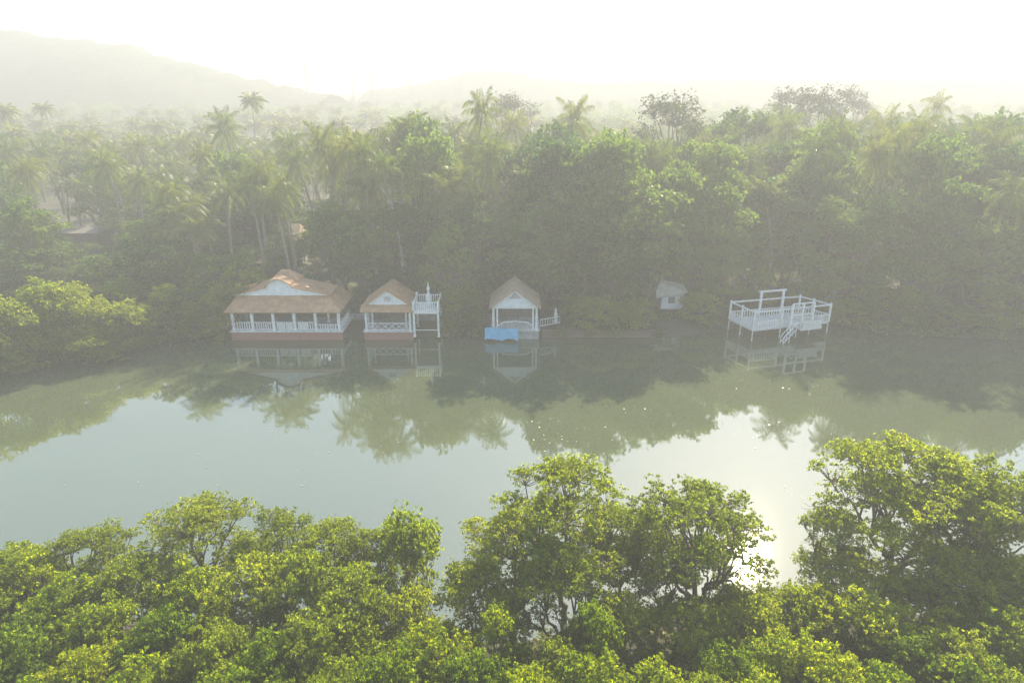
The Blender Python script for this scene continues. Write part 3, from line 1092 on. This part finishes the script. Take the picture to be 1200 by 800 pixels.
# --- lattice masts far off
for i, (px, pyt, Y, lab) in enumerate([(357, 74, 500, 'thin lattice mast at the foot of the long hill'), (434, 70, 490, 'tallest lattice mast on the hazy skyline'),
                                       (412, 87, 500, 'short mast between the two tall masts'), (480, 88, 500, 'short mast beside the low far hill')]):
    t = on_y(px, pyt, Y)
    root = empty('lattice_mast', (t.x, Y, 0), lab, 'mast', 'masts on the skyline')
    mb = MB()
    bw_, tw_ = 2.4, 0.7
    nseg = 14
    H_ = t.z
    for s1 in range(nseg):
        za, zb_ = H_ * s1 / nseg, H_ * (s1 + 1) / nseg
        wa = bw_ + (tw_ - bw_) * s1 / nseg
        wb_ = bw_ + (tw_ - bw_) * (s1 + 1) / nseg
        cs = [(-1, -1), (1, -1), (1, 1), (-1, 1)]
        for q in range(4):
            (u0, v0), (u1, v1) = cs[q], cs[(q + 1) % 4]
            mb.bar((t.x + u0 * wa / 2, Y + v0 * wa / 2, za), (t.x + u0 * wb_ / 2, Y + v0 * wb_ / 2, zb_), 0.22)
            mb.bar((t.x + u0 * wa / 2, Y + v0 * wa / 2, za), (t.x + u1 * wb_ / 2, Y + v1 * wb_ / 2, zb_), 0.14)
    mb.build('lattice', M['steel'], root)
    for z_ in (0.97, 0.88):
        for u in (-1, 1):
            mb = MB()
            mb.box(t.x + u * 1.0 - 0.25, t.x + u * 1.0 + 0.25, Y - 0.9, Y - 0.5, H_ * z_ - 1.2, H_ * z_ + 0.6)
            mb.build('antenna_panel', M['white'], root)

# ------------------------------------------------------------------ labels by landmark
MARKS = [(-400, 130, 'above the pale green mangroves'), (130, 270, 'behind the leafy bank tree'), (270, 405, 'behind the orange-roofed pavilion'),
         (405, 480, 'behind the lattice-railed hut'), (480, 545, 'behind the raised balcony'), (545, 640, 'behind the arched-rail hut'),
         (640, 750, 'above the red bank wall'), (750, 850, 'behind the pale shed'), (850, 980, 'behind the white stilt deck'),
         (980, 1090, 'just past the stilt deck'), (1090, 1700, 'at the far downstream end')]
ORD = ['nearest', 'second', 'third', 'fourth', 'fifth', 'sixth', 'seventh', 'eighth', 'ninth', 'tenth', 'eleventh', 'twelfth', 'thirteenth', 'fourteenth',
       'fifteenth', 'sixteenth', 'seventeenth', 'eighteenth', 'nineteenth', 'twentieth']


def ordinal(i):
    if i < 20:
        return ORD[i]
    tens = {2: 'twenty', 3: 'thirty', 4: 'forty', 5: 'fifty', 6: 'sixty', 7: 'seventy'}[(i + 1) // 10]
    u = (i + 1) % 10
    return (tens[:-1] + 'ieth') if u == 0 else tens + '-' + ['first', 'second', 'third', 'fourth', 'fifth', 'sixth', 'seventh', 'eighth', 'ninth'][u - 1]


# ------------------------------------------------------------------ far-bank trees
def canopy_limit(X, Y, h, flag=False):
    if flag:
        return h
    """tree height that keeps the reflected skyline of the photograph"""
    px = [0, 50, 60, 120, 150, 185, 205, 250, 300, 330, 370, 400, 450, 510, 560, 600, 640, 700, 735, 800, 822, 832, 870, 885, 920, 960, 1000, 1050, 1100, 1200]
    py = [500, 490, 462, 470, 475, 462, 462, 464, 475, 530, 545, 560, 545, 580, 590, 562, 545, 545, 555, 553, 530, 482, 474, 500, 520, 545, 525, 530, 530, 540]
    for _ in range(3):
        x_, _y = project(X, Y, -h)
        lim = math.tan(PITCH + math.atan((np.interp(x_, px, py) - 400) / F)) * Y - CAM_H
        h = min(h, lim)
    return h


random.seed(11)
trees = []   # (kindlist, name, X, Y, h, rad, catkey)


def near_building(X, Y):
    for (pa, pb_, Ya, Yb) in ((255, 415, 77, 92), (415, 520, 77, 88), (560, 662, 77, 88.5), (845, 985, 77, 90), (762, 812, 77, 93.5)):
        if Ya < Y < Yb and pa - 6 < 600 + F * X / (Y * CP + CAM_H * SP) < pb_ + 6:
            return True
    return False


# notable ones: (type, top px, top py, Y, crown radius)
def notable(t, px, py, Y, rad, cap=True):
    p = on_y(px, py, Y)
    trees.append((t, p.x, Y, p.z + (1.5 if t == 'palm' else 0), rad, True))


for a in [('palm', 190, 222, 94, 0), ('palm', 232, 240, 95, 0), ('palm', 128, 190, 112, 0), ('palm', 300, 200, 97, 0), ('palm', 335, 215, 99, 0),
          ('palm', 392, 165, 100, 0), ('palm', 565, 175, 96, 0), ('palm', 555, 130, 106, 0), ('palm', 610, 205, 97, 0), ('palm', 270, 145, 135, 0),
          ('palm', 290, 112, 190, 0), ('palm', 57, 122, 230, 0), ('palm', 12, 125, 200, 0), ('palm', 960, 175, 97, 0), ('palm', 985, 150, 108, 0),
          ('palm', 1105, 125, 150, 0), ('palm', 1160, 165, 100, 0), ('palm', 1060, 160, 110, 0), ('palm', 660, 135, 118, 0), ('palm', 455, 165, 108, 0),
          ('palm', 430, 215, 95, 0), ('palm', 505, 215, 92, 0),
          ('broad', 490, 125, 110, 5.5), ('broad', 690, 162, 94, 7), ('broad', 640, 178, 93, 5), ('broad', 735, 172, 96, 6), ('broad', 800, 190, 92, 5.5),
          ('broad', 905, 148, 98, 7.5), ('broad', 865, 128, 125, 7), ('broad', 1190, 125, 120, 7), ('broad', 470, 240, 90, 4.5), ('broad', 545, 235, 91, 5),
          ('broad', 180, 278, 88, 5.5), ('broad', 115, 300, 92, 4.5), ('broad', 250, 300, 85, 3.6), ('broad', 285, 292, 86.5, 3.2), ('broad', 230, 335, 82.5, 3.2),
          ('broad', 845, 285, 88, 3.5), ('broad', 1030, 250, 87, 5), ('broad', 1095, 235, 87, 5.5), ('broad', 1160, 260, 85, 5), ('broad', 725, 265, 88, 5), ('broad', 650, 275, 89, 4.5),
          ('broad', 776, 353, 86.3, 2.4), ('broad', 800, 354, 86.4, 2.4), ('broad', 30, 250, 98, 6), ('broad', 420, 245, 92, 4.5), ('broad', 380, 235, 95, 4),
          ('feather', 600, 102, 165, 8), ('feather', 790, 98, 120, 7.5), ('feather', 960, 92, 150, 9), ('feather', 925, 100, 165, 7), ('dry', 8, 178, 96, 3.6),
          ('feather', 1000, 98, 180, 7)]:
    notable(*a)
# small shoreline shrubs and trees under the canopy
for px in list(range(-60, 1320, 18)):
    X = Xat(px, 84, 3)
    Y = shore(X) + random.uniform(1.2, 5.5)
    if near_building(X, Y - 1) or (405 < px < 420):
        continue
    trees.append(('low', X, Y, random.uniform(3.5, 7.5), random.uniform(2.2, 3.6)))
# understory between the tall trunks near the water
for px in range(400, 1300, 16):
    Y = random.uniform(86, 101)
    X = Xat(px + random.uniform(-6, 6), Y, 5)
    if not near_building(X, Y):
        trees.append(('under', X, Y, random.uniform(9, 16), random.uniform(3.6, 5.4)))
for px in range(-60, 420, 7):
    Y = random.uniform(103, 140)
    X = Xat(px + random.uniform(-6, 6), Y, 5)
    open_ = 50 < px < 135
    trees.append(('under', X, Y if not open_ else random.uniform(104, 117), random.uniform(6, 11) if not open_ else random.uniform(3.5, 5.0), random.uniform(3.4, 5.0) if not open_ else 2.6))
# the wood itself
Y = 89.0
row = 0
while Y < 345:
    step = 6.2 + max(0, Y - 100) * 0.04
    half = (Y * CP + 9) * 0.75 + 14
    X = -half + random.uniform(0, step)
    while X < half:
        x_, y_ = X + random.uniform(-.35, .35) * step, Y + random.uniform(-.4, .4) * step
        px = 600 + F * x_ / (y_ * CP + 15 * SP)
        pp = 0.85 if px < 480 else 0.6 if px < 640 else 0.5
        if Y > 130:
            pp += 0.05
        t = 'palm' if random.random() < pp else 'broad'
        h = random.uniform(14, 21) if t == 'palm' else random.uniform(11, 19)
        if px > 400 and Y < 135:
            h = random.uniform(18, 25.5) if Y > 92 else random.uniform(15, 22)
        elif px > 260 and Y < 120:
            h = random.uniform(15, 22)
        if px < 180 and Y < 112:
            h = random.uniform(5, 9)
            t = 'broad' if random.random() < 0.6 else 'palm'
        h = min(h, 30 - y_ * math.tan(math.radians(1.2 if Y < 200 else 0.9)) + random.uniform(-1.5, 0.6))
        if not near_building(x_, y_) and h > 4.5 and not (50 < px < 130 and 100 < y_ < 124):
            trees.append((t, x_, y_, h, random.uniform(4.8, 7.4) if t == 'broad' else 0))
        X += step
    Y += step * 0.92
final = []
for tr_ in trees:
    t, X, Y, h, rad = tr_[:5]
    h2_ = canopy_limit(X, Y, h, len(tr_) > 5 and t == 'palm')
    if h2_ < 4 and t != 'low':
        continue
    h2_ = max(h2_, 2.5)
    if rad and h2_ < h:
        rad = max(2.0, rad * (h2_ / h) ** 0.5)
    final.append([t, X, Y, h2_, rad])
final.sort(key=lambda q: q[2])
cell = {}
DESC = {'palm': ('coconut_palm', 'palm', 'coconut palms of the far wood'), 'broad': ('broadleaf_tree', 'tree', 'broadleaf trees of the far wood'),
        'under': ('understory_tree', 'tree', 'lower trees filling in under the palms'), 'low': ('bank_shrub', 'shrub', 'shrubs along the far bank'), 'feather': ('feathery_tree', 'tree', 'feathery trees rising over the wood'), 'dry': ('feathery_tree', 'tree', None)}
SPILL = []
for t, X, Y, h, rad in final:
    px, _ = project(X, Y, h * 0.8)
    mk = [m_ for a_, b_, m_ in MARKS if a_ <= px < b_]
    mk = mk[0] if mk else MARKS[0 if px < 0 else -1][2]
    key = (t, mk)
    i = cell.get(key, 0)
    cell[key] = i + 1
    nm, cat, grp = DESC[t]
    if COUNT.get(nm, 0) >= 290:
        SPILL.append((t, X, Y, h, rad))
        continue
    if t == 'palm':
        adj = 'short' if h < 11 else 'tall' if h > 18 else 'slender'
        k = K_palm[random.randrange(10)]
        lab = f"{adj} coconut palm {mk}, {ordinal(i)} from the water"
        place(k, nm, (X, Y, 0.5), h, 0, random.uniform(0, 6.28), lab, cat, grp)
        hh = max(4.0, h - 2.8) / k.H
        sx = random.uniform(0.75, 1.05)
        rt_ = root_last()
        rt_.scale = (sx, sx, sx * 0.95)
        tk, cw = rt_.children[0], rt_.children[1]
        tz = hh * k.H / (sx * 0.95)
        tk.scale = (1, 1, tz / k.H)
        cw.location = (0, 0, tz - k.H)
    elif t == 'under':
        k = K_broad[[0, 2, 4][random.randrange(3)]]
        place(k, nm, (X, Y, 0.3), h, rad, random.uniform(0, 6.28), f"lower leafy tree under the palms {mk}, {ordinal(i)} from the water", cat, grp)
    elif t == 'broad':
        k = K_broad[random.randrange(5)]
        adj = 'small' if h < 9 else 'big' if h > 17 else 'round-headed'
        place(k, nm, (X, Y, 0.5), h, rad, random.uniform(0, 6.28), f"{adj} broadleaf tree {mk}, {ordinal(i)} from the water", cat, grp)
    elif t == 'low':
        k = (K_obush + K_bush)[random.randrange(7)]
        place(k, nm, (X, Y, 0.1), h, rad, random.uniform(0, 6.28), f"low waterside shrub {mk}, {ordinal(i)} from the water", cat, grp)
    elif t == 'feather':
        k = K_feather[random.randrange(2)]
        place(k, nm, (X, Y, 0.5), h, rad, random.uniform(0, 6.28), f"tall thin-leaved feathery tree rising {mk}, {ordinal(i)} from the water", cat, grp)
    else:
        place(K_broad[1], nm, (X, Y, 0.5), h, rad, 0.4, "rusty brown round-headed tree at the picture's edge above the pale green mangroves", cat, grp)

# mangroves along the far bank upstream of the pavilion
far_m = [(-8, 400, 69.5, 2.6), (22, 408, 70, 1.8), (178, 385, 79, 1.8), (5, 345, 70.5, 4.2), (40, 322, 74, 3.8), (75, 330, 75, 3.6), (110, 345, 76, 3.4), (145, 352, 77, 3.4), (10, 380, 70.5, 3.3), (60, 376, 73, 3.3),
         (100, 385, 73, 3.2), (140, 385, 75.5, 3.0), (35, 398, 71, 2.3), (85, 400, 73.2, 2.2), (125, 405, 73, 2.2), (-40, 330, 70, 4.4), (-90, 335, 69, 4.5), (-45, 378, 69.5, 3.6),
         (160, 395, 77, 1.8), (225, 352, 80, 3.0), (255, 330, 82, 2.8), (250, 370, 79.6, 1.9), (215, 372, 80.6, 1.8), (275, 305, 84, 2.6)]
far_m.sort(key=lambda q: q[2])
for i, (px, py, Y, rad) in enumerate(far_m):
    p = on_y(px, py, Y)
    side = ("beyond the picture's edge" if px < 0 else "at the picture's edge" if px < 50 else "a crown in from the picture's edge" if px < 95
            else 'midway towards the little boat' if px < 135 else 'just upstream of the little boat' if px < 200 else 'beside the orange-roofed pavilion')
    j = cell.get(side, 0)
    cell[side] = j + 1
    place((K_bush if i % 3 == 0 else K_obush)[i % 3], 'mangrove_shrub', (p.x, Y, -0.1), p.z + 0.1, rad, i * 1.3,
          f"pale green far-bank mangrove {side}, {ordinal(j)} from the water", 'mangrove', 'mangroves on the far bank')

# ------------------------------------------------------------------ near-bank mangroves
near = []   # kind, px top, py top, Y or None, height or None, radius
N = [('S', 95, 618, 32.5, 2.4, 0), ('S', 222, 588, 33, 3.2, 1), ('S', 318, 598, 32.5, 2.2, 2), ('S', 384, 604, 32, 1.9, 3), ('B', 474, 594, 32.2, 1.7, 1),
     ('S', 432, 618, 32.5, 1.4, 0), ('S', 668, 538, 32.5, 3.7, 1), ('S', 600, 600, 31, 2.9, 2), ('S', 735, 590, 33, 2.4, 0), ('S', 822, 568, 31.5, 3.6, 3),
     ('S', 845, 600, 33, 1.3, 2), ('O', 905, 700, 29, 1.6, 1), ('O', 865, 690, 29.5, 1.5, 0), ('S', 780, 625, 31, 1.9, 1), ('S', 1075, 512, 33.5, 4.3, 0), ('S', 1150, 535, 33, 3.6, 2), ('S', 1210, 560, 32, 3.4, 1), ('S', 1010, 652, 30, 2.5, 3), ('S', 1120, 642, 29.5, 2.8, 1), ('S', 985, 588, 32.5, 1.7, 3),
     ('O', 560, 650, 29.5, 1.9, 0), ('S', 660, 640, 28.5, 2.5, 0),
     ('B', 12, 640, 30.5, 2.2, 0), ('B', -40, 650, 31, 2.4, 2), ('O', 150, 655, 29.5, 2.0, 1), ('B', 70, 680, 28, 2.1, 1), ('B', 215, 668, 28.5, 1.9, 3), ('B', 120, 700, 26.5, 1.8, 2),
     ('O', 280, 655, 28.8, 2.3, 2), ('O', 350, 650, 28.5, 2.3, 0), ('O', 410, 668, 28, 2.1, 1), ('B', 180, 715, 25.5, 1.9, 0), ('O', 470, 690, 28, 1.9, 2),
     ('B', 20, 730, 25, 2.1, 3), ('O', 240, 735, 24.5, 1.9, 0), ('B', 310, 745, 24, 1.7, 1), ('O', 375, 720, 25.2, 2.2, 1), ('B', 85, 760, 23.5, 1.8, 0),
     ('B', 500, 738, 24.8, 2.3, 2), ('B', 585, 708, 26, 1.3, 3), ('B', 160, 775, 22.5, 1.8, 1), ('B', 450, 765, 23, 1.8, 3), ('O', 650, 755, 24, 1.6, 2), ('B', 695, 705, 25.5, 1.2, 1),
     ('B', 555, 765, 22.8, 1.9, 0), ('B', 690, 765, 23, 1.7, 3), ('B', 770, 772, 22.8, 1.4, 2), ('O', 730, 700, 27.5, 1.9, 0), ('O', 810, 715, 27, 2.1, 1), ('O', 880, 700, 27.5, 1.9, 2),
     ('B', 860, 758, 24, 1.6, 1), ('B', 925, 745, 24.5, 1.7, 3), ('B', 1015, 692, 27, 2.5, 0), ('O', 940, 690, 28.5, 1.8, 0), ('B', 1075, 735, 25, 2.1, 2), ('O', 1130, 745, 24.5, 1.9, 1),
     ('B', 1180, 715, 26, 2.2, 1), ('O', 1200, 660, 28.5, 2.6, 2), ('B', 985, 770, 22.8, 1.8, 3), ('B', 1050, 785, 22, 1.8, 0), ('B', 1160, 780, 22.3, 2.0, 2), ('O', 1110, 690, 28, 2.3, 1),
     ('O', 1240, 740, 24.5, 2.4, 0), ('B', 620, 790, 21.8, 1.7, 1), ('O', 820, 800, 21.5, 1.9, 2), ('B', 900, 795, 21.6, 1.8, 0), ('O', 390, 780, 22.2, 1.9, 0), ('B', 255, 790, 21.8, 1.8, 2),
     ('B', -30, 760, 23.5, 2.2, 1), ('B', 20, 800, 21.4, 2.0, 0), ('B', 110, 810, 21, 1.9, 3), ('O', 320, 815, 20.8, 1.9, 1), ('B', 480, 820, 20.6, 2, 2), ('B', 740, 820, 20.6, 1.9, 0),
     ('O', 1000, 825, 20.4, 2, 2), ('B', 1110, 825, 20.4, 2.1, 1), ('O', 1220, 800, 21.4, 2.3, 0), ('B', -60, 700, 27, 2.6, 0), ('O', 1270, 680, 27.5, 2.8, 1), ('S', 30, 662, 31.5, 1.8, 2)]
NM = [(-200, 135, 'opposite the pale green mangroves'), (135, 265, 'opposite the leafy bank tree'), (265, 405, 'opposite the orange-roofed pavilion'),
      (405, 485, 'opposite the lattice-railed hut'), (485, 560, 'opposite the raised balcony'), (560, 640, 'opposite the blue tarpaulin'),
      (640, 760, 'opposite the red bank wall'), (760, 850, 'opposite the pale shed'), (850, 980, 'opposite the white stilt deck'), (980, 1090, 'just downstream of the sun glint'), (1090, 1500, "at the near bank's downstream end")]
N.sort(key=lambda q: -q[3])
NK = {'S': (K_spread, 'spreading_mangrove', 'open-crowned olive mangrove tree', 'tall mangrove trees on the near bank'),
      'B': (K_bush, 'leafy_mangrove', 'dense bright green mangrove', 'bright green mangroves on the near bank'),
      'O': (K_obush, 'olive_mangrove', 'yellowish olive mangrove bush', 'olive mangrove bushes on the near bank')}
for t, px, py, Y, rad, vi in N:
    p = on_y(px, py, Y)
    mk = [m_ for a_, b_, m_ in NM if a_ <= px < b_][0]
    kl, nm, ds, grp = NK[t]
    key = (t, mk)
    i = cell.get(key, 0)
    cell[key] = i + 1
    h = max(3.0, p.z)
    place(kl[vi % len(kl)], nm, (p.x, Y, 0.1), h, rad * 1.28, random.uniform(0, 6.28), f"{ds} {mk}, {ordinal(i)} from the water", 'mangrove', grp)

# ------------------------------------------------------------------ stuff: undergrowth and the far-off wood
r = np.random.default_rng(55)
Vs, Fs, o = [], [], 0
C, O = [], []
for i in range(1500):
    X = r.uniform(-105, 105)
    Y = shore(X) + 0.6 + abs(r.normal(0, 1)) * 6 if i % 2 else shore(X) + r.uniform(0.8, 32)
    pxx = 600 + F * X / (Y * CP + CAM_H * SP)
    if near_building(X, Y) and (260 < pxx < 408 or Y > shore(X) + 1.5 and Y < 86.5 or 565 < pxx < 640 or 415 < pxx < 516):
        continue
    n = 70
    rr = r.uniform(0.6, 1.6)
    d = unit(r.normal(0, 1, (n, 3)))
    d[:, 2] = np.abs(d[:, 2])
    C.append(np.array([X, Y, 0.3]) + d * rr * r.uniform(0.5, 1, (n, 1)))
    O.append(d)
V, Fq = leaves(np.concatenate(C), np.concatenate(O), 0.34, r)
u = bpy.data.objects.new('undergrowth', np_mesh('undergrowth', V, Fq, L_forest))
COL.objects.link(u)
tag(u, 'tangled undergrowth along the far bank', kind='stuff')
C, O = [], []
for i in range(620):
    X = r.uniform(-62, 62)
    Y = near_bank(X) - r.uniform(0.5, 20)
    n = 60
    rr = r.uniform(0.4, 1.2)
    d = unit(r.normal(0, 1, (n, 3)))
    d[:, 2] = np.abs(d[:, 2])
    C.append(np.array([X, Y, 0.3]) + d * rr * r.uniform(0.5, 1, (n, 1)))
    O.append(d)
V, Fq = leaves(np.concatenate(C), np.concatenate(O), 0.18, r)
u = bpy.data.objects.new('undergrowth', np_mesh('undergrowth', V, Fq, L_green))
COL.objects.link(u)
tag(u, 'dark undergrowth on the near mud bank', kind='stuff')

C, O = [], []
for px, py, n, sp in ((590, 467, 5, 0.5), (575, 488, 5, 0.8), (645, 500, 26, 2.2), (660, 512, 20, 2.0), (735, 478, 12, 1.5), (430, 530, 18, 2.0), (455, 455, 14, 2.5), (408, 420, 8, 1.0),
                      (490, 420, 3, 0.3), (780, 432, 3, 0.4), (625, 520, 8, 1.5), (880, 455, 16, 2.5), (955, 452, 5, 0.8), (900, 505, 16, 2.0), (1040, 465, 8, 2.0), (935, 575, 12, 0.7),
                      (545, 440, 6, 2.5), (330, 500, 10, 2.5), (120, 485, 6, 1.5), (250, 560, 10, 4.0), (1000, 520, 12, 2.0)):
    p = on_z(px, py, 0.02)
    C.append(np.array(p) + r.normal(0, 1, (n, 3)) * [sp, sp * 0.6, 0])
    O.append(np.tile([0.0, 0.0, 1.0], (n, 1)))
C, O = np.concatenate(C), np.concatenate(O)
C[:, 2] = 0.03
nrm_ = O
n = len(C)
a_ = r.uniform(0, 6.28, n)
sz_ = 0.04 + 0.2 * r.random((n, 1)) ** 3
A_ = np.stack([np.cos(a_), np.sin(a_), a_ * 0], 1) * sz_ * 0.6
B_ = np.stack([-np.sin(a_), np.cos(a_), a_ * 0 + 0.1], 1) * sz_ * 0.35
V = np.stack([C - A_, C + B_, C + A_, C - B_], 1).reshape(-1, 3)
V[:, 2] = np.maximum(V[:, 2], 0.008)
u = bpy.data.objects.new('floating_leaves', np_mesh('floating_leaves', V, np.arange(n * 4).reshape(n, 4), M['fleck']))
COL.objects.link(u)
tag(u, 'pale leaf flecks and scum drifting on the river', kind='stuff')

lite = [palm(700 + i, 13, 22, 4.6, 12, 4, 0.17, lite=True) for i in range(6)]
blob = []
for i in range(4):
    n = 800
    d = unit(r.normal(0, 1, (n, 3)))
    d[:, 2] = np.abs(d[:, 2]) * 0.9 - 0.1
    q = r.uniform(0.7, 1.05, (n, 1))
    nz = 1 + 0.25 * np.sin(d[:, :1] * 5 + i) * np.cos(d[:, 1:2] * 6)
    blob.append(leaves(np.array([0, 0, 10]) + d * q * nz * np.array([6, 6, 6]), d, 0.85, r, 0.6))
Vs, Fs, MI, o = [], [], [], 0


def push(V, Fq, mi):
    global o
    Vs.append(V)
    Fs.append(Fq + o)
    MI.append(np.full(len(Fq), mi))
    o += len(V)


Y = 352.0
while Y < 1050:
    step = 15 + (Y - 350) * 0.02
    half = Y * CP * 0.76 + 30
    for X in np.arange(-half, half, step):
        x_, y_ = X + r.uniform(-.4, .4) * step, Y + r.uniform(-.4, .4) * step
        a = r.uniform(0, 6.28)
        R2 = np.array([[math.cos(a), -math.sin(a), 0], [math.sin(a), math.cos(a), 0], [0, 0, 1]])
        top = min(r.uniform(14, 22), 30 - y_ * math.tan(math.radians(0.55)) + r.uniform(-2, 1))
        if r.random() < 0.55:
            (cv, cf), (tv, tf), H, _ = lite[r.integers(6)]
            push(cv @ R2.T + [x_, y_, top - 2.8 - H], cf, 0)
            push(tv @ R2.T * [1, 1, (top - 2.8) / H] + [x_, y_, 0], tf, 2)
        else:
            bv, bf = blob[r.integers(4)]
            s_ = r.uniform(0.8, 1.3)
            push(bv @ R2.T * [s_, s_, (top - 1) / 16] + [x_, y_, 0.5], bf, 1)
    Y += step * 1.1
for t, X, Y, h, rad in SPILL:
    if t == 'palm':
        (cv, cf), (tv, tf), H, _ = lite[r.integers(6)]
        a = r.uniform(0, 6.28)
        R2 = np.array([[math.cos(a), -math.sin(a), 0], [math.sin(a), math.cos(a), 0], [0, 0, 1]])
        push(cv @ R2.T + [X, Y, h - 2.8 - H], cf, 0)
        push(tv @ R2.T * [1, 1, (h - 2.8) / H] + [X, Y, 0], tf, 2)
    else:
        bv, bf = blob[r.integers(4)]
        push(bv * [rad / 6, rad / 6, h / 16] + [X, Y, 0.5], bf, 1)
fw = bpy.data.objects.new('distant_forest', np_mesh('distant_forest', np.concatenate(Vs), np.concatenate(Fs), [L_palm, L_forest, M['palm_bark']], False, np.concatenate(MI)))
COL.objects.link(fw)
tag(fw, 'far-off palm forest dissolving in haze', kind='stuff')
print('COUNTS', COUNT, 'spill', len(SPILL))
